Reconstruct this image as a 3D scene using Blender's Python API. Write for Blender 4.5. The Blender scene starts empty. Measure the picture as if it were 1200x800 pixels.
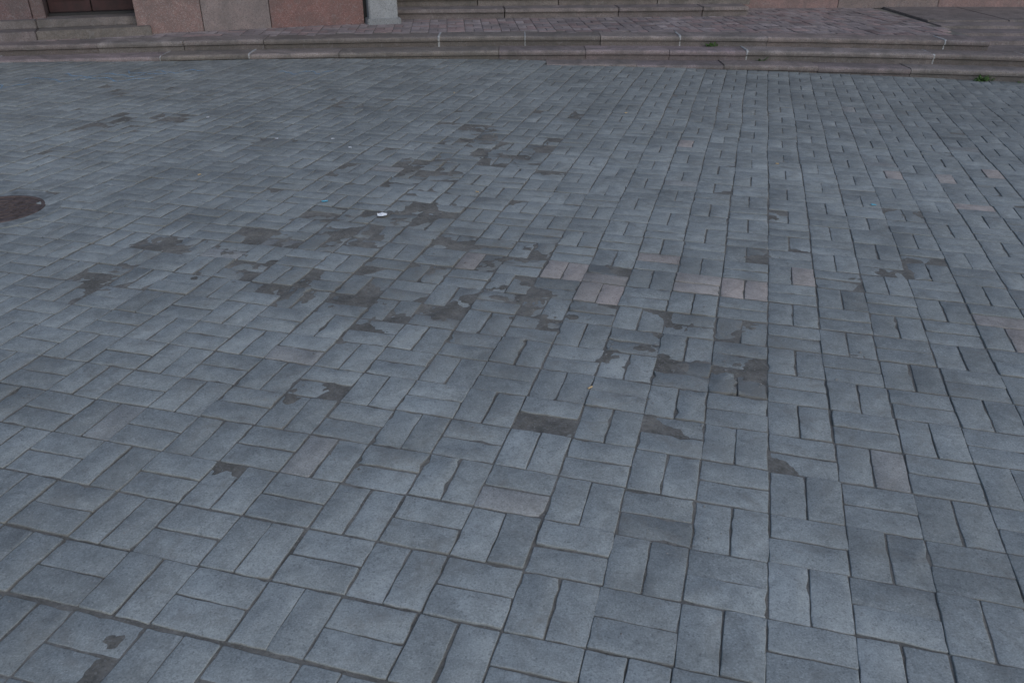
import bpy, math, random
import numpy as np
random.seed(7); rng=np.random.default_rng(11)
sc=bpy.context.scene
col=sc.collection

# ------------------------------------------------------------------ noise
def vnoise(x,y,seed=0):
    x=np.asarray(x,float); y=np.asarray(y,float)
    xi=np.floor(x).astype(np.int64); yi=np.floor(y).astype(np.int64)
    fx=x-xi; fy=y-yi
    fx=fx*fx*(3-2*fx); fy=fy*fy*(3-2*fy)
    def h(a,b):
        n=(a*374761393+b*668265263+seed*974634777)&0xffffffff
        n=((n^(n>>13))*1274126177)&0xffffffff
        n=n^(n>>16)
        return (n&0xffff)/65535.0*2-1
    return (h(xi,yi)*(1-fx)+h(xi+1,yi)*fx)*(1-fy)+(h(xi,yi+1)*(1-fx)+h(xi+1,yi+1)*fx)*fy
def fbm(x,y,o=4,seed=0):
    s=0;a=1;t=0
    for k in range(o):
        s=s+a*vnoise(x*2**k,y*2**k,seed+k);t+=a;a*=.5
    return s/t
def sstep(a,b,x):
    t=np.clip((x-a)/(b-a),0,1); return t*t*(3-2*t)

# ------------------------------------------------------------------ site data (metres)
SX=np.array([-8,-5.08,-2.63,-.43,2.70,4.90,8.0]); SY=np.array([8.15,8.61,8.95,9.22,9.18,8.84,8.15])
PC=np.polyfit(SX,SY,4)
def edge(x): return np.polyval(PC,x)          # front edge of the terrace kerb
def g(x,y):
    x=np.asarray(x,float); y=np.asarray(y,float)
    xc=np.clip(x,-6,6)
    tilt=np.where(xc>0,-.021*xc,-.0165*xc)*sstep(3,8.3,y)
    return tilt+.011*fbm(x*.9+3,y*.9,3,5)*sstep(.5,2.5,y)
DAM=[(.07,3.17,1,.09),(.19,3.04,1,.10),(.14,3.01,1,.09),(.62,2.59,1.1,.075),(.76,2.53,1.2,.08),(.70,2.56,1,.07),(0,3.64,.9,.09),(.1,3.75,.9,.1),
(-.99,4.14,.9,.1),(-.64,4.24,1,.09),(-.52,4.21,1,.09),(-.79,3.88,.8,.09),(-1.22,3.88,1,.08),(-1.72,3.75,.9,.1),(-1.33,3.64,1,.08),
(-1.27,3.44,.8,.1),(-.97,3.24,1,.09),(-.74,2.38,.9,.06),(.08,2.22,.85,.06),(1.15,3.64,.8,.07),(1.42,3.34,.6,.08),(1.22,2.69,.6,.08),
(1.8,3.49,.7,.08),(-.65,3.17,.7,.09),(-.04,3.21,.8,.1),(.43,3.49,.6,.08),(.12,5.62,1,.1),(-.14,5.41,1,.12),(-.35,6.1,.9,.11),
(-.52,4.93,.9,.1),(.39,1.72,.55,.05),(-.52,2.11,.5,.06),(-.73,2.59,.6,.07),(.81,2.89,.5,.09),(.47,2.72,.5,.08),(-1.79,3.39,.6,.12),
(-1.67,2.39,.6,.07),(-.13,2.82,.5,.08),(-.35,3.0,.55,.1),(-.55,5.21,.8,.12),(-1.67,5.73,.8,.12),(-2.46,6.3,.8,.12),(-2.86,6.1,.6,.12),
(.22,4.93,.6,.09),(.52,2.37,.5,.07),(1.4,4.2,.5,.08),(2.08,4.16,.6,.08),(-.25,5.8,.8,.13),(.35,6.6,.5,.15),(-1.3,6.9,.6,.15),(-3.2,7.2,.5,.2),(2.9,5.5,.5,.1),(.25,3.3,.6,.12),(-.3,3.55,.6,.1),(-.35,3.85,.6,.1)]
def damage(x,y):
    s=np.zeros_like(np.asarray(x,float))
    for (a,b,w,r) in DAM:
        s=np.maximum(s,w*np.exp(-(((x-a)/1.35)**2+(y-b)**2)/(2*(r*.95)**2)))
    return s
def zone(x,y):   # broad worn band running through the square
    return np.exp(-(((x+.3)*.45+(y-3.4)*.35)**2+((x+.3)*.25-(y-3.4)*.3)**2)/.55)+.5*np.exp(-((x+.5)**2+(y-5.6)**2)/1.6)
RED=[(-.16,3.62),(.15,3.42),(.27,3.39),(.38,3.32),(.3,3.19),(.41,3.17),(.81,3.33),(.79,3.22),(.94,3.25),(1.06,3.24),(1.3,3.39),(.65,3.69),
(2.42,4.97),(2.61,4.93),(1.9,2.93),(3.0,4.99),(1.25,5.74),(1.96,2.82),(2.5,4.38)]
MAN=(-2.79,4.27,.24)
ANC=np.array([.6047,1.408]); E1=np.array([.9646,-.2639]); E2=np.array([.2639,.9646])

# ------------------------------------------------------------------ node helpers
def newmat(n):
    m=bpy.data.materials.new(n); m.use_nodes=True
    nt=m.node_tree; b=nt.nodes['Principled BSDF']
    return m,nt,b
class N:
    def __init__(s,nt): s.nt=nt; s.L=nt.links
    def put(s,sock,v):
        if hasattr(v,'is_linked') or isinstance(v,bpy.types.NodeSocket): s.L.new(v,sock)
        else: sock.default_value=v
    def coord(s): return s.nt.nodes.new('ShaderNodeTexCoord').outputs['Object']
    def noise(s,vec,scale,detail=4,rough=.55,dist=0):
        n=s.nt.nodes.new('ShaderNodeTexNoise'); s.L.new(vec,n.inputs['Vector'])
        n.inputs['Scale'].default_value=scale;n.inputs['Detail'].default_value=detail;n.inputs['Roughness'].default_value=rough;n.inputs['Distortion'].default_value=dist
        return n.outputs['Fac']
    def vor(s,vec,scale,out='Distance',feat='F1'):
        n=s.nt.nodes.new('ShaderNodeTexVoronoi'); n.feature=feat; s.L.new(vec,n.inputs['Vector']); n.inputs['Scale'].default_value=scale
        return n.outputs[out]
    def rng(s,v,a,b,c,d):
        n=s.nt.nodes.new('ShaderNodeMapRange'); s.put(n.inputs[0],v)
        for i,k in enumerate((a,b,c,d)): n.inputs[i+1].default_value=k
        return n.outputs[0]
    def math(s,op,a,b=0.0,clamp=False):
        n=s.nt.nodes.new('ShaderNodeMath'); n.operation=op; n.use_clamp=clamp; s.put(n.inputs[0],a); s.put(n.inputs[1],b); return n.outputs[0]
    def mix(s,f,a,b,mode='MIX'):
        n=s.nt.nodes.new('ShaderNodeMix'); n.data_type='RGBA'; n.blend_type=mode; n.clamp_factor=True
        s.put(n.inputs[0],f)
        for sk,v in ((n.inputs[6],a),(n.inputs[7],b)):
            if isinstance(v,tuple): sk.default_value=(*v,1)
            else: s.L.new(v,sk)
        return n.outputs[2]
    def grey(s,v):
        n=s.nt.nodes.new('ShaderNodeCombineColor')
        for i in range(3): s.L.new(v,n.inputs[i])
        return n.outputs[0]
    def bump(s,h,st,dist,b,prev=None):
        n=s.nt.nodes.new('ShaderNodeBump'); n.inputs['Strength'].default_value=st; n.inputs['Distance'].default_value=dist
        s.L.new(h,n.inputs['Height'])
        if prev is not None: s.L.new(prev,n.inputs['Normal'])
        return n.outputs[0]

def mat_paver(name,base,redc,dirtc):
    m,nt,b=newmat(name); k=N(nt); co=k.coord()
    at=nt.nodes.new('ShaderNodeAttribute'); at.attribute_name='pcol'
    sp=nt.nodes.new('ShaderNodeSeparateColor'); nt.links.new(at.outputs['Color'],sp.inputs[0])
    R,Gc,B=sp.outputs[0],sp.outputs[1],sp.outputs[2]
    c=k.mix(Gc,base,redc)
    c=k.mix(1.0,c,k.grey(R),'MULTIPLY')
    fine=k.noise(co,210,4,.8)
    c=k.mix(1.0,c,k.grey(k.rng(fine,.3,.7,.70,1.30)),'MULTIPLY')
    v=k.vor(co,240,'Color'); s2=nt.nodes.new('ShaderNodeSeparateColor'); nt.links.new(v,s2.inputs[0])
    c=k.mix(k.rng(s2.outputs[0],.90,.98,0,.30),c,(.50,.50,.48))
    c=k.mix(k.rng(s2.outputs[1],.90,.98,0,.34),c,(.09,.09,.09))
    st=k.rng(k.noise(co,2.2,6,.68,.5),.32,.68,.76,1.20)
    c=k.mix(1.0,c,k.grey(st),'MULTIPLY')
    mid=k.noise(co,20,6,.72,.7)
    c=k.mix(1.0,c,k.grey(k.rng(mid,.32,.70,.80,1.18)),'MULTIPLY')
    gr=k.rng(k.noise(co,6,6,.72,1.2),.52,.74,0,.6)
    c=k.mix(gr,c,tuple(q*1.2 for q in dirtc))
    dm=k.rng(k.math('ADD',B,k.math('MULTIPLY',k.math('SUBTRACT',mid,.5),1.7)),.36,.84,0,.85)
    dcol=k.mix(fine,tuple(q*.75 for q in dirtc),tuple(min(1,q*1.4) for q in dirtc))
    c=k.mix(dm,c,dcol)
    nt.links.new(c,b.inputs['Base Color'])
    b.inputs['Roughness'].default_value=.88; b.inputs['Specular IOR Level'].default_value=.25
    n1=k.bump(mid,.2,.003,b)
    n2=k.bump(fine,.5,.0014,b,n1)
    nt.links.new(n2,b.inputs['Normal'])
    return m
def mat_dirt(name,c1,c2,s=30):
    m,nt,b=newmat(name); k=N(nt); co=k.coord()
    c=k.mix(k.rng(k.noise(co,s,6,.75,.4),.3,.7,0,1),c1,c2)
    c=k.mix(1.0,c,k.grey(k.rng(k.noise(co,5,4,.6),.35,.65,.75,1.25)),'MULTIPLY')
    v=k.vor(co,190,'Color'); s2=nt.nodes.new('ShaderNodeSeparateColor'); nt.links.new(v,s2.inputs[0])
    c=k.mix(k.rng(s2.outputs[0],.8,.95,0,.35),c,(.28,.27,.25))
    c=k.mix(k.rng(s2.outputs[1],.8,.95,0,.35),c,(.07,.07,.06))
    nt.links.new(c,b.inputs['Base Color']); b.inputs['Roughness'].default_value=.95; b.inputs['Specular IOR Level'].default_value=.2
    n1=k.bump(k.noise(co,70,5,.7),.6,.005,b)
    nt.links.new(n1,b.inputs['Normal']); return m
def mat_granite(name,a,bb,dark=.5,grime=(.10,.095,.09)):
    m,nt,b=newmat(name); k=N(nt); co=k.coord()
    fine=k.noise(co,140,3,.7)
    c=k.mix(k.rng(fine,.35,.65,0,1),a,bb)
    v=k.vor(co,150,'Color'); s2=nt.nodes.new('ShaderNodeSeparateColor'); nt.links.new(v,s2.inputs[0])
    c=k.mix(k.rng(s2.outputs[0],.7,.95,0,.5),c,(.07,.065,.065))
    c=k.mix(k.rng(s2.outputs[1],.8,.95,0,.4),c,(.45,.42,.41))
    at=nt.nodes.new('ShaderNodeAttribute'); at.attribute_name='pcol'
    c=k.mix(1.0,c,at.outputs['Color'],'MULTIPLY')
    g1=k.rng(k.noise(co,3.6,6,.7,.9),.36,.64,0,dark)
    c=k.mix(g1,c,grime)
    g2=k.rng(k.noise(co,13,5,.7,1.0),.56,.74,0,.45)
    c=k.mix(g2,c,(.30,.28,.27))
    nt.links.new(c,b.inputs['Base Color']); b.inputs['Roughness'].default_value=.75; b.inputs['Specular IOR Level'].default_value=.3
    n1=k.bump(k.noise(co,30,4,.65),.4,.006,b); n2=k.bump(fine,.4,.0015,b,n1)
    nt.links.new(n2,b.inputs['Normal']); return m
def mat_plain(name,c,rough=.7,var=.25,scale=40,metal=0):
    m,nt,b=newmat(name); k=N(nt); co=k.coord()
    f=k.rng(k.noise(co,scale,4,.65),.3,.7,1-var,1+var)
    nt.links.new(k.mix(1.0,c,k.grey(f),'MULTIPLY'),b.inputs['Base Color'])
    b.inputs['Roughness'].default_value=rough; b.inputs['Metallic'].default_value=metal
    nt.links.new(k.bump(k.noise(co,scale*4,3,.6),.3,.002,b),b.inputs['Normal'])
    return m
M_pav=mat_paver('concrete_paver',(.290,.304,.288),(.44,.375,.33),(.158,.150,.131))
M_ter=mat_paver('terrace_paver',(.27,.225,.215),(.28,.205,.19),(.12,.105,.095))
M_dirt=mat_dirt('joint_dirt',(.120,.112,.095),(.215,.20,.175))
M_gran=mat_granite('step_granite',(.215,.175,.16),(.29,.245,.225),.7,(.09,.082,.072))
M_mort=mat_plain('mortar',(.34,.335,.325),.9,.5,60)
M_wallpink=mat_granite('wall_granite_pink',(.28,.22,.205),(.36,.295,.275),.45)
M_wallred=mat_granite('wall_granite_red',(.19,.115,.105),(.26,.17,.155),.5)
M_wallgrey=mat_granite('pillar_granite_grey',(.31,.32,.32),(.38,.39,.39),.3)
M_door=mat_plain('door_paint',(.035,.010,.010),.6,.4,15)
M_dark=mat_plain('dark_frame',(.015,.014,.014),.6)
M_iron=mat_plain('cast_iron',(.10,.072,.062),.85,.5,30,.0)
M_asph=mat_dirt('asphalt_ground',(.05,.05,.05),(.09,.09,.09),8)
M_plaster=mat_plain('plaster',(.35,.31,.27),.9,.12,4)
M_glass=mat_plain('window_glass',(.02,.025,.03),.1,.1)
M_paper=mat_plain('paper_white',(.8,.8,.8),.8,.08)
M_cyan=mat_plain('wrapper_cyan',(.15,.45,.55),.5,.1)
M_leaf=mat_plain('weed_leaf',(.08,.15,.04),.6,.4,60)
M_peb=mat_plain('pebble',(.22,.21,.195),.9,.5,90)
M_butt=mat_plain('cigarette_filter',(.5,.36,.2),.8,.1)
M_chalk,cnt,cb=newmat('chalk_blue'); kk=N(cnt); cco=kk.coord()
cb.inputs['Base Color'].default_value=(.24,.44,.62,1); cb.inputs['Roughness'].default_value=1
cnt.links.new(kk.rng(kk.noise(cco,50,4,.7),.38,.60,0,.7),cb.inputs['Alpha'])

def meshobj(name,verts,faces,mat,parent=None,pcol=None,smooth=False):
    me=bpy.data.meshes.new(name); me.from_pydata([tuple(v) for v in verts] if not isinstance(verts,np.ndarray) else verts.tolist(),[],faces)
    me.materials.append(mat)
    if pcol is not None:
        a=me.color_attributes.new('pcol','FLOAT_COLOR','POINT'); a.data.foreach_set('color',np.asarray(pcol,dtype=np.float32).ravel())
    if smooth: me.polygons.foreach_set('use_smooth',[True]*len(me.polygons))
    me.update()
    o=bpy.data.objects.new(name,me); col.objects.link(o)
    if parent: o.parent=parent
    return o
def empty(name):
    e=bpy.data.objects.new(name,None); col.objects.link(e); return e

# ------------------------------------------------------------------ paver mesh builder
def outline(hx,hy,ch):
    p=[]
    for (x0,y0,x1,y1,n) in [(-hx+ch,-hy,hx-ch,-hy,6),(hx,-hy+ch,hx,hy-ch,3),(hx-ch,hy,-hx+ch,hy,6),(-hx,hy-ch,-hx,-hy+ch,3)]:
        for i in range(n+1): p.append((x0+(x1-x0)*i/n,y0+(y1-y0)*i/n))
    return np.array(p)
def build_pavers(name,C,ANG,ZF,mat,BR,RD,DI,SINK,TILT,CHIP,hx=.0978,hy=.0478,parent=None):
    n=len(C); T=outline(hx,hy,.003); m=len(T)
    insets=[0,0,.0010,.0028]; zz=[-.04,-.0022,-.0006,0]
    V=np.zeros((n,4,m,3))
    ed=rng.normal(0,.0009,(n,m))
    big=(rng.random((n,m))<(.02+.30*CHIP[:,None]))*rng.random((n,m))*(.002+.013*CHIP[:,None])
    ca=np.cos(ANG)[:,None];sa=np.sin(ANG)[:,None]
    for r in range(4):
        ins=insets[r]+ (big+ed if r>=1 else 0)*(1 if r<3 else 1.15)
        ins=np.broadcast_to(ins,(n,m))
        sx=np.maximum(0,hx-ins)/hx; sy=np.maximum(0,hy-ins)/hy
        X=T[None,:,0]*sx; Y=T[None,:,1]*sy
        V[:,r,:,0]=C[:,0:1]+X*ca-Y*sa; V[:,r,:,1]=C[:,1:2]+X*sa+Y*ca
        zl=zz[r]-(big*.3 if r in(1,2) else 0)
        V[:,r,:,2]=ZF[:,None]-SINK[:,None]+zl+X*TILT[:,0:1]+Y*TILT[:,1:2]
    V=V.reshape(-1,3)
    base=[]
    for r in range(3):
        for i in range(m):
            j=(i+1)%m; base.append([r*m+i,r*m+j,(r+1)*m+j,(r+1)*m+i])
    q=np.array(base); top=np.arange(3*m,4*m)
    off=(np.arange(n)*4*m)
    Q=(q[None]+off[:,None,None]).reshape(-1,4); TP=(top[None]+off[:,None])
    me=bpy.data.meshes.new(name)
    me.vertices.add(len(V)); me.vertices.foreach_set('co',V.ravel())
    loops=np.concatenate([Q.ravel(),TP.ravel()]); me.loops.add(len(loops)); me.loops.foreach_set('vertex_index',loops.astype(np.int32))
    starts=np.concatenate([np.arange(len(Q))*4,len(Q)*4+np.arange(n)*m]).astype(np.int32)
    me.polygons.add(len(starts)); me.polygons.foreach_set('loop_start',starts)
    me.update(calc_edges=True); me.validate()
    pc=np.ones((n,4,m,4),dtype=np.float32)
    pc[...,0]=BR[:,None,None]; pc[...,1]=RD[:,None,None]
    rim=np.array([.6,.5,.30,0])[None,:,None]
    pc[...,2]=np.clip(DI[:,None,None]+rim+rng.normal(0,.10,(n,1,m)),0,1.2)
    a=me.color_attributes.new('pcol','FLOAT_COLOR','POINT'); a.data.foreach_set('color',pc.ravel())
    me.materials.append(mat)
    o=bpy.data.objects.new(name,me); col.objects.link(o)
    if parent: o.parent=parent
    return o

# ------------------------------------------------------------------ plaza paving (basket weave)
cs=[];angs=[];jj=[]
a0=math.atan2(E1[1],E1[0])
for i in range(-60,60):
    for j in range(-20,50):
        base=ANC+E1*(i*.2)+E2*(j*.2)
        if abs(base[0])>9.3 or base[1]<-1.6 or base[1]>9.6: continue
        H=(i+j)%2!=0
        for k in (0,1):
            if H: p=base+E1*.1+E2*(.05+.1*k); an=a0
            else: p=base+E1*(.05+.1*k)+E2*.1; an=a0+math.pi/2
            sh=0
            if j<=-3: p=p-E2*.006; sh=1
            cs.append(p); angs.append(an); jj.append(sh)
C=np.array(cs); A=np.array(angs); J=np.array(jj)
keep=(C[:,1]<edge(C[:,0])-.27+.12-.27*(C[:,0]>.3))&(np.hypot(C[:,0]-MAN[0],C[:,1]-MAN[1])>MAN[2]+.03)
C=C[keep];A=A[keep];J=J[keep]; n=len(C)
RD=np.zeros(n)
for (a,b) in RED:
    d=np.hypot(C[:,0]-a,C[:,1]-b); RD[np.argmin(d)]=rng.uniform(.6,1)
RD=np.maximum(RD,(rng.random(n)<.010)*rng.uniform(.1,.3,n))
dm=np.clip(damage(C[:,0],C[:,1]),0,1.1); zn=np.clip(zone(C[:,0],C[:,1]),0,1)
dm=dm*(rng.random(n)<.85)
C=C+np.stack([fbm(C[:,0]*1.1,C[:,1]*1.1,3,21),fbm(C[:,0]*1.1,C[:,1]*1.1,3,22)],1)*.013+rng.normal(0,.0011,(n,2))
A=A+rng.normal(0,.008,n)+dm*rng.normal(0,.025,n)*(RD==0)
dmr=dm*(RD<.5)
Z=g(C[:,0],C[:,1])
SINK=rng.normal(0,.0009,n)+dmr*rng.uniform(.000,.011,n)+zn*rng.uniform(-.001,.0025,n)+J*.0025
TILT=rng.normal(0,.004,(n,2))+ (dmr[:,None]*.8+zn[:,None]*.2)*rng.normal(0,.055,(n,2))
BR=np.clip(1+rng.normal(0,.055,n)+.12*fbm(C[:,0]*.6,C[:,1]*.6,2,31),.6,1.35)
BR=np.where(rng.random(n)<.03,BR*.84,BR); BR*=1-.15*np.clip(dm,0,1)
BR*=1-.20*sstep(3.5,8.5,C[:,1])  # light falloff painted into the paver brightness, darker toward the steps
DI=np.clip(.02+.18*rng.random(n)+.18*zn+.55*np.clip(dmr,0,1)*rng.random(n)**.6+.16*fbm(C[:,0]*.8,C[:,1]*.8,3,41),0,.8)
CHIP=np.clip(rng.random(n)**4*.4+dmr*.8+zn*.2,0,1)
plaza=empty('plaza_pavement')
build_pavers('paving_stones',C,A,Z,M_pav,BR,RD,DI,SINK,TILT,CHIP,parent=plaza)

def grid(name,x0,x1,y0,y1,st,zf,mat,parent=None):
    xs=np.arange(x0,x1+st/2,st); ys=np.arange(y0,y1+st/2,st); X,Y=np.meshgrid(xs,ys); Zz=zf(X,Y)
    V=np.stack([X.ravel(),Y.ravel(),Zz.ravel()],1); nx=len(xs);ny=len(ys)
    I=np.arange(nx*ny).reshape(ny,nx)
    Q=np.stack([I[:-1,:-1],I[:-1,1:],I[1:,1:],I[1:,:-1]],-1).reshape(-1,4)
    me=bpy.data.meshes.new(name); me.vertices.add(len(V)); me.vertices.foreach_set('co',V.ravel())
    me.loops.add(Q.size); me.loops.foreach_set('vertex_index',Q.ravel().astype(np.int32))
    me.polygons.add(len(Q)); me.polygons.foreach_set('loop_start',(np.arange(len(Q))*4).astype(np.int32))
    me.update(calc_edges=True); me.polygons.foreach_set('use_smooth',[True]*len(Q)); me.materials.append(mat)
    o=bpy.data.objects.new(name,me); col.objects.link(o)
    if parent: o.parent=parent
    return o
def bed(x,y):
    d=np.clip(damage(x,y),0,1.2); nz=fbm(x*16,y*16,4,61); nf=fbm(x*45,y*45,2,91); lo=fbm(x*2.5,y*2.5,3,71)
    b_=g(x,y)-.0041+.0012*nz+.0022*lo+d*(-.0002+.0095*nz+.0045*nf)
    return b_-.05*(np.hypot(x-MAN[0],y-MAN[1])<MAN[2]-.01)
grid('joint_fill',-4.6,4.6,.6,7.4,.0140,bed,M_dirt,plaza)
grid('joint_fill_outer',-9.4,9.4,-1.8,9.7,.08,lambda x,y:g(x,y)-.0095-.06*(np.hypot(x-MAN[0],y-MAN[1])<MAN[2]+.1),M_dirt,plaza)
gs=meshobj('ground',[(-150,-150,-.16),(150,-150,-.16),(150,150,-.16),(-150,150,-.16)],[[0,1,2,3]],M_asph)

# faint chalk scribble on the paving
vs=[];fs=[]
for (x0,y0,L,ph) in [(-4.35,7.55,1.1,0),(-4.1,7.75,.9,1.4),(-3.6,7.95,.7,2.2),(-4.7,7.2,.5,.6),(-2.2,8.0,.5,.3)]:
    k0=len(vs); NN=40
    for i in range(NN+1):
        u=i/NN; x=x0+L*u; y=y0+.07*math.sin(u*14+ph)+.12*u+.03*math.sin(u*31+ph)
        for s_ in (-1,1): vs.append((x,y+s_*.016,float(g(x,y+s_*.016))+.0045))
    for i in range(NN): fs.append([k0+2*i,k0+2*i+2,k0+2*i+3,k0+2*i+1])
meshobj('chalk_scribble',vs,fs,M_chalk)

# ------------------------------------------------------------------ steps
def curved_slab(parent,name,x0,x1,off,h,depth,drop,mat,tone,dy=0,seg=5):
    prof=[(depth,h),(.028,h-.001),(.012,h-.005),(.002,h-.014),(0,h-.028),(.001,h-.048),(.016,h-.056),(.017,h-drop)]
    vs=[];m=len(prof)
    for s in range(seg+1):
        x=x0+(x1-x0)*s/seg
        ww=random.uniform(-.003,.003)
        for (o,z) in prof: vs.append((x,float(edge(x))+off+o+dy+(ww if o<.03 else 0),z+(random.uniform(-.003,.002) if o<.03 and z>h-.02 else 0)))
    fs=[]
    for s in range(seg):
        for i in range(m-1): a=s*m+i; fs.append([a,a+1,a+m+1,a+m])
    fs.append(list(range(m))); fs.append([seg*m+i for i in range(m)][::-1])
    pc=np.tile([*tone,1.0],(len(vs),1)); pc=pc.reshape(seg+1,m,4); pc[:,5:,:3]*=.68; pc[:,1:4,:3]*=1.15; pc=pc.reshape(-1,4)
    return meshobj(name,vs,fs,mat,parent,pc)
def run_step(name,xa,xb,off,h,depth=.3,drop=.16,length=.86):
    p=empty(name); x=xa; i=0
    while x<xb-.05:
        L=length*random.uniform(.92,1.08)*(2 if random.random()<.35 else 1); x1=min(x+L,xb)
        t=random.uniform(.70,1.18); tone=(t,t*random.uniform(.93,1.02),t*random.uniform(.92,1.02))
        dz=random.uniform(-.005,.005)
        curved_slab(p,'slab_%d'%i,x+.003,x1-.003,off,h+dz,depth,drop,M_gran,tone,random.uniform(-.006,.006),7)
        w=random.choice([.003,.004,.006,.010])
        if w>.004 and x1<xb-.05: curved_slab(p,'mortar_joint_%d'%i,x1-w,x1+w,off-.002,h+.0035,depth-.01,drop-.01,M_mort,(1,1,1),0,1)
        x=x1;i+=1
    return p
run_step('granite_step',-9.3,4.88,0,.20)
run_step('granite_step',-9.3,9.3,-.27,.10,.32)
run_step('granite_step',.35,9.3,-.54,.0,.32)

# ------------------------------------------------------------------ boxes
def box(parent,name,c,d,rot,mat,bev=.006,tone=(1,1,1)):
    import bmesh
    bm=bmesh.new(); bmesh.ops.create_cube(bm,size=1)
    for v in bm.verts: v.co.x*=d[0]; v.co.y*=d[1]; v.co.z*=d[2]
    if bev: bmesh.ops.bevel(bm,geom=bm.edges[:],offset=bev,segments=2,affect='EDGES')
    ca,sa=math.cos(rot),math.sin(rot)
    for v in bm.verts:
        x,y=v.co.x,v.co.y; v.co.x=c[0]+x*ca-y*sa; v.co.y=c[1]+x*sa+y*ca; v.co.z+=c[2]
    me=bpy.data.meshes.new(name); bm.to_mesh(me); bm.free(); me.materials.append(mat)
    a=me.color_attributes.new('pcol','FLOAT_COLOR','POINT'); a.data.foreach_set('color',np.tile([*tone,1.0],(len(me.vertices),1)).astype(np.float32).ravel())
    o=bpy.data.objects.new(name,me); col.objects.link(o); o.parent=parent; return o
def rt(lo=.85,hi=1.12):
    t=random.uniform(lo,hi); return (t,t*random.uniform(.96,1.02),t*random.uniform(.95,1.02))

# terrace paving
cs=[];an=[]
ta=math.radians(4)
U=np.array([math.cos(ta),math.sin(ta)]);W=np.array([-math.sin(ta),math.cos(ta)])
for i in range(-70,50):
    for j in range(-10,50):
        b=np.array([0,8.0])+U*i*.2+W*j*.2
        for k in (0,1):
            if (i+j)%2: p=b+U*.1+W*(.05+.1*k); q=ta
            else: p=b+U*(.05+.1*k)+W*.1; q=ta+math.pi/2
            if -9.2<p[0]<4.80 and edge(p[0])+.30<p[1]<11.9: cs.append(p); an.append(q)
C2=np.array(cs);A2=np.array(an)+rng.normal(0,.008,len(cs)); n2=len(C2)
terr=empty('terrace_pavement')
def gt(x,y): return .197+.003*fbm(x*1.1,y*1.1,3,77)
build_pavers('terrace_paving_stones',C2,A2,gt(C2[:,0],C2[:,1]),M_ter,np.clip(1+rng.normal(0,.13,n2),.6,1.4),(rng.random(n2)<.3)*1.0,.1+.25*rng.random(n2),rng.normal(0,.0015,n2),rng.normal(0,.012,(n2,2)),rng.random(n2)**2*.5,parent=terr)
xs=np.linspace(-9.3,4.88,40)
V=[];F=[]
for i,x in enumerate(xs): V+= [(x,float(edge(min(x,4.9)))+.2,.189),(x,13.2,.189)]
for i in range(len(xs)-1): F.append([2*i,2*i+2,2*i+3,2*i+1])
meshobj('terrace_bed',V,F,M_dirt,terr)

# side flight on the right
sf=empty('side_steps')
box(sf,'lower_landing',(7.1,9.45,.045),(4.40,1.2,.1),0,M_gran,.006,(.9,.88,.87))
for i,(yy,h) in enumerate([(9.30,.135),(9.66,.165),(10.02,.195),(10.38,.212)]):
    x=4.90
    while x<9.2:
        L=random.uniform(.9,1.3); x1=min(x+L,9.3)
        box(sf,'tread_%d_%d'%(i,int(x*10)),((x+x1)/2,yy+(.2 if i<3 else .75),h-.06),(x1-x-.008,.40 if i<3 else 1.5,.12),0,M_gran,.008,rt(.85,1.1)); x=x1

# ------------------------------------------------------------------ building
bld=empty('granite_building')
P0=np.array([-3.89,9.40]); Wd=np.array([.939,.344]); Nn=np.array([-.344,.939]); wr=math.atan2(.344,.939)
def wp(s,d): return P0+Wd*s+Nn*d
def wbox(name,s0,s1,d0,d1,z0,z1,mat,bev=.005,tone=(1,1,1),gap=.003):
    c=wp((s0+s1)/2,(d0+d1)/2)
    return box(bld,name,(c[0],c[1],(z0+z1)/2),(s1-s0-2*gap,d1-d0,z1-z0-gap),wr,mat,bev,tone)
hs=[.19,.95,1.7,2.45,3.2,3.95]
for k in range(5):
    for q,(s0,s1,mt,tn) in enumerate([(-.12,.55,M_wallred,(1.12,1.12,1.08)),(.55,1.27,M_wallpink,(.82,.80,.79)),(1.27,2.32,M_wallred,(.95,.80,.76))]):
        r=random.uniform(.93,1.06); wbox('wall_slab_%d_%d'%(k,q),s0,s1,0,.06,hs[k],hs[k+1],mt,.004,tuple(t*r for t in tn))
wbox('wall_core',-.12,2.4,.05,1.6,.1,4.0,M_dark,0)
wbox('pillar',2.36,2.70,-.10,.3,.17,3.95,M_wallgrey,.012)
wbox('pillar_plinth',2.33,2.73,-.13,.3,.17,.26,M_wallgrey,.01,(.8,.8,.8))
for k in range(5):
    for q in range(5):
        s1=-1.13-q*.9; wbox('left_slab_%d_%d'%(k,q),s1-.9,s1,.26,.33,max(hs[k],.30),hs[k+1],M_wallred,.004,rt(.75,.95))
wbox('left_core',-5.7,-1.13,.32,1.6,.1,4.0,M_dark,0)
wbox('door_jamb_a',-1.13,-1.0,.27,.62,.3,2.6,M_wallred,.008,(.7,.7,.7))
wbox('door_leaf_a',-.99,-.57,.52,.57,.39,2.45,M_door,.006)
wbox('door_leaf_b',-.565,-.14,.52,.57,.39,2.45,M_door,.006)
for a,b_ in ((-.94,-.62),(-.51,-.19)):
    for z0,z1 in ((.50,1.15),(1.3,2.3)): wbox('door_panel_%d_%d'%(a*-100,z0*10),a,b_,.505,.535,z0,z1,M_door,.01,gap=0)
wbox('door_threshold',-1.0,-.13,.42,.6,.36,.392,M_dark,.004)
wbox('door_lintel',-1.13,-.12,.25,.6,2.6,3.95,M_wallpink,.006,(.8,.75,.7))
wbox('door_back',-1.1,-.12,.6,1.5,.1,2.7,M_dark,0)
stp=empty('entrance_stoop')
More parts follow.
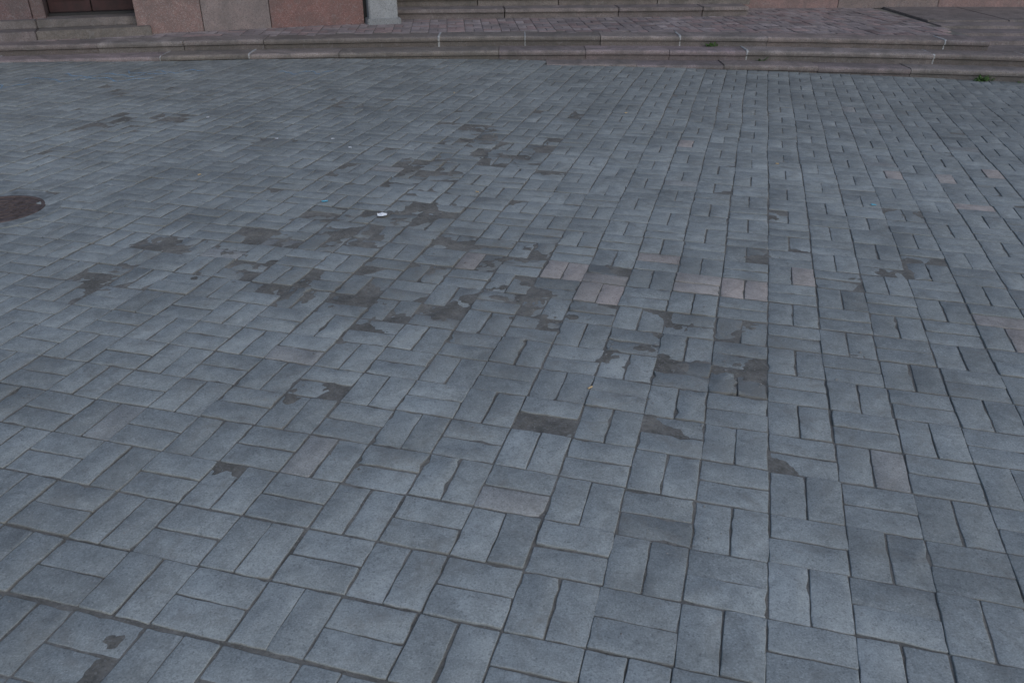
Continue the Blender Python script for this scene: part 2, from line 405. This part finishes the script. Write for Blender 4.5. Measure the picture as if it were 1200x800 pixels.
def sbox(name,s0,s1,d0,d1,z0,z1,tone):
    c=wp((s0+s1)/2,(d0+d1)/2); box(stp,name,(c[0],c[1],(z0+z1)/2),(s1-s0-.006,d1-d0,z1-z0),wr,M_gran,.008,tone)
for i in range(5):
    s1=.02-i*1.1; sbox('lower_%d'%i,s1-1.1,s1,-.12,.9,.17,.285,rt(.65,.85))
    s1=-.04-i*1.05; sbox('upper_%d'%i,s1-1.05,s1,.13,.9,.28,.365,rt(.65,.85))

es=empty('entrance_steps'); er=math.atan2(.078,.997); ed=np.array([.997,.078]); en=np.array([-.078,.997]); Q0=np.array([-1.42,10.54])
for k in range(5):
    s=0; end=4.35+(.12 if k==1 else 0)-(.3 if k>2 else 0)
    while s<end-.05:
        L=random.uniform(.95,1.45); s1=min(s+L,end)
        if end-s1<.3: s1=end
        c=Q0+ed*((s+s1)/2)+en*(.3*k+.9); tn=rt(.85,1.15)
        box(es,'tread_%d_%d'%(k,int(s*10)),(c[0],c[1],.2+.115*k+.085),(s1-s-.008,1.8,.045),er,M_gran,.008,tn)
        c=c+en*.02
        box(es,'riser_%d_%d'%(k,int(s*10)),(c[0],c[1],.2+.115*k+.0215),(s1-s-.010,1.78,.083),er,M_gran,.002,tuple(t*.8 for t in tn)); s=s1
for k in range(5):
    x=2.75; q=0
    while x<11:
        L=random.uniform(1.3,1.7); x1=x+L
        box(bld,'right_slab_%d_%d'%(k,q),((x+x1)/2,11.76,(hs[k]+hs[k+1])/2),(L-.006,.08,hs[k+1]-hs[k]-.004),0,M_wallpink,.004,(.85*random.uniform(.9,1.1),.74,.71)); x=x1;q+=1
box(bld,'right_core',(6.9,12.6,2.05),(8.2,1.6,3.9),0,M_dark,0)
box(bld,'centre_wall',(.6,13.05,2.3),(4.8,.3,3.4),0,M_wallpink,.005,(.8,.72,.68))
for i in range(3):
    box(bld,'centre_door_%d'%i,(-.7+i*1.35,12.88,1.75),(1.0,.06,2.1),0,M_door,.01)
    box(bld,'centre_glass_%d'%i,(-.7+i*1.35,12.84,2.1),(.7,.03,1.1),0,M_glass,.004)
box(bld,'upper_storey',(1.0,14.2,5.6),(20,2.6,3.2),0,M_plaster,.02)
for i in range(6): box(bld,'upper_window_%d'%i,(-6.5+i*3,12.88,5.6),(1.4,.06,1.8),0,M_glass,.01)

# ------------------------------------------------------------------ manhole cover
mh=empty('manhole_cover')
def ring(name,r0,r1,z0,z1,mat,seg=64):
    vs=[];fs=[]
    prof=[(r0,z0),(r0,z1-.002),(r0+.002,z1),(r1-.003,z1),(r1,z1-.003),(r1,z0)]; m=len(prof)
    for i in range(seg):
        a=2*math.pi*i/seg
        for (r,z) in prof: vs.append((MAN[0]+r*math.cos(a),MAN[1]+r*math.sin(a),z))
    for i in range(seg):
        for k in range(m-1): a=i*m+k;b=((i+1)%seg)*m+k; fs.append([a,b,b+1,a+1])
    return meshobj(name,vs,fs,mat,mh)
gz=float(g(MAN[0],MAN[1]))
ring('frame',MAN[2]-.022,MAN[2],gz-.05,gz+.006,M_iron)
ring('concrete_collar',MAN[2]+.001,MAN[2]+.085,gz-.05,gz+.0035,mat_plain('collar_concrete',(.20,.21,.20),.85,.4,22))
vs=[(MAN[0]+(MAN[2]-.026)*math.cos(a),MAN[1]+(MAN[2]-.026)*math.sin(a),gz+.001) for a in np.linspace(0,2*math.pi,64,endpoint=False)]
meshobj('lid',vs,[list(range(64))],M_iron,mh)
for r in (.05,.10,.15): ring('rib_%d'%(r*100),r,r+.012,gz-.01,gz+.006,M_iron)
for i in range(12):
    a=i*math.pi/6; box(mh,'bar_%d'%i,(MAN[0]+.125*math.cos(a),MAN[1]+.125*math.sin(a),gz+.001),(.14,.01,.009),a,M_iron,.001)

# ------------------------------------------------------------------ pebbles / crumbs
vs=[];fs=[]
ico=[(0,0,1),(.9,0,.3),(.28,.85,.3),(-.72,.53,.3),(-.72,-.53,.3),(.28,-.85,.3),(0,0,-.5)]
icf=[[0,1,2],[0,2,3],[0,3,4],[0,4,5],[0,5,1],[6,2,1],[6,3,2],[6,4,3],[6,5,4],[6,1,5]]
for t in range(1700):
    if t<1350:
        a,b,w,r=random.choice(DAM); x=random.gauss(a,r*1.5); y=random.gauss(b,r*1.2)
    else: x=random.uniform(-4,4); y=random.uniform(.9,8)
    s=random.uniform(.0012,.0035)*(2 if random.random()<.06 else 1); z=float(g(x,y))+s*.3-.0005; k=len(vs)
    for p in ico: vs.append((x+p[0]*s*random.uniform(.7,1.3),y+p[1]*s*random.uniform(.7,1.3),z+p[2]*s*.7))
    for f_ in icf: fs.append([k+q for q in f_])
meshobj('gravel',vs,fs,M_peb)

# ------------------------------------------------------------------ litter
def scrap(name,x,y,s,mat,z=None,hgt=.4):
    z=float(g(x,y))+.003 if z is None else z
    vs=[];nn=5
    for i in range(nn):
        for j in range(nn):
            vs.append((x+(i/4-.5)*s*1.5+random.uniform(-.1,.1)*s,y+(j/4-.5)*s+random.uniform(-.1,.1)*s,z+abs(random.gauss(0,.3))*s*hgt))
    fs=[[i*nn+j,i*nn+j+1,(i+1)*nn+j+1,(i+1)*nn+j] for i in range(nn-1) for j in range(nn-1)]
    return meshobj(name,vs,fs,mat)
scrap('paper_scrap',-.69,4.18,.034,M_paper,hgt=.7)
scrap('plastic_wrapper',-1.04,4.41,.022,M_cyan)
scrap('plastic_wrapper',2.0,4.38,.018,M_cyan)
for (x,y) in [(-1.09,5.52),(-1.25,5.74),(-1.64,5.74),(-2.3,6.3)]: scrap('paper_scrap',x,y,.014,M_paper)
for (x,y) in [(.27,2.44),(-.2,4.6),(1.7,5.2),(-1.9,4.9),(.9,6.6),(-.5,7.3)]:
    a=random.uniform(0,3.1); z=float(g(x,y))+.005
    vs=[];
    for e in (-.010,.010):
        for q in range(8):
            t=q*math.pi/4; lx=e; ly=.0033*math.cos(t); vs.append((x+lx*math.cos(a)-ly*math.sin(a),y+lx*math.sin(a)+ly*math.cos(a),z+.0033*math.sin(t)))
    fs=[[q,(q+1)%8,8+(q+1)%8,8+q] for q in range(8)]+[list(range(8)),list(range(8,16))]
    meshobj('cigarette_butt',vs,fs,M_butt)

# ------------------------------------------------------------------ weeds
def weed(x,y,z,s,nl=26):
    vs=[];fs=[]
    for i in range(nl):
        a=random.uniform(0,6.28); L=s*random.uniform(.4,1); w=s*.10; up=random.uniform(.4,1.2)
        bx=x+random.gauss(0,s*.35); by=y+random.gauss(0,s*.08); k=len(vs)
        for t in range(4):
            u=t/3; r=L*u*.7; ww=w*math.sin(math.pi*(.15+.8*u)); hh=z+L*up*u-L*.5*u*u
            for sg in (-1,1): vs.append((bx+r*math.cos(a)-sg*ww*math.sin(a),by-abs(r*math.sin(a))*.6+sg*ww*math.cos(a),hh))
        for t in range(3): fs.append([k+2*t,k+2*t+1,k+2*t+3,k+2*t+2])
    meshobj('weed_plant',vs,fs,M_leaf)
weed(2.12,float(edge(2.12))-.01,.10,.09,34)
weed(2.55,float(edge(2.55))-.29,.0,.07,18)
weed(4.62,float(edge(4.62))-.56,-.095,.11,40)
weed(4.95,float(edge(4.95))-.56,-.10,.05,14)

# ------------------------------------------------------------------ light, sky, camera
w=bpy.data.worlds.new('World'); sc.world=w; w.use_nodes=True
nt=w.node_tree; bg=nt.nodes['Background']; sk=nt.nodes.new('ShaderNodeTexSky'); sk.sky_type='NISHITA'; sk.sun_disc=False
el,az=math.radians(38),math.radians(150)
sk.sun_elevation=el; sk.sun_rotation=az; sk.air_density=1.0; sk.dust_density=1.0
nt.links.new(sk.outputs[0],bg.inputs[0]); bg.inputs[1].default_value=.15
sl=bpy.data.lights.new('sun','SUN'); sl.energy=.55; sl.angle=math.radians(45); sl.color=(1,.97,.91)
so=bpy.data.objects.new('sun',sl); col.objects.link(so)
from mathutils import Vector
d=Vector((math.sin(az)*math.cos(el),math.cos(az)*math.cos(el),math.sin(el)))
so.rotation_euler=d.to_track_quat('Z','Y').to_euler()
cam=bpy.data.cameras.new('camera'); co=bpy.data.objects.new('camera',cam); col.objects.link(co)
cam.lens=29.04; cam.sensor_width=36; cam.clip_end=500; cam.clip_start=.05
co.location=(0,0,1.5); co.rotation_euler=(math.radians(90-28.3),0,0)
sc.camera=co
sc.view_settings.view_transform='Standard'; sc.view_settings.look='None'; sc.view_settings.exposure=0
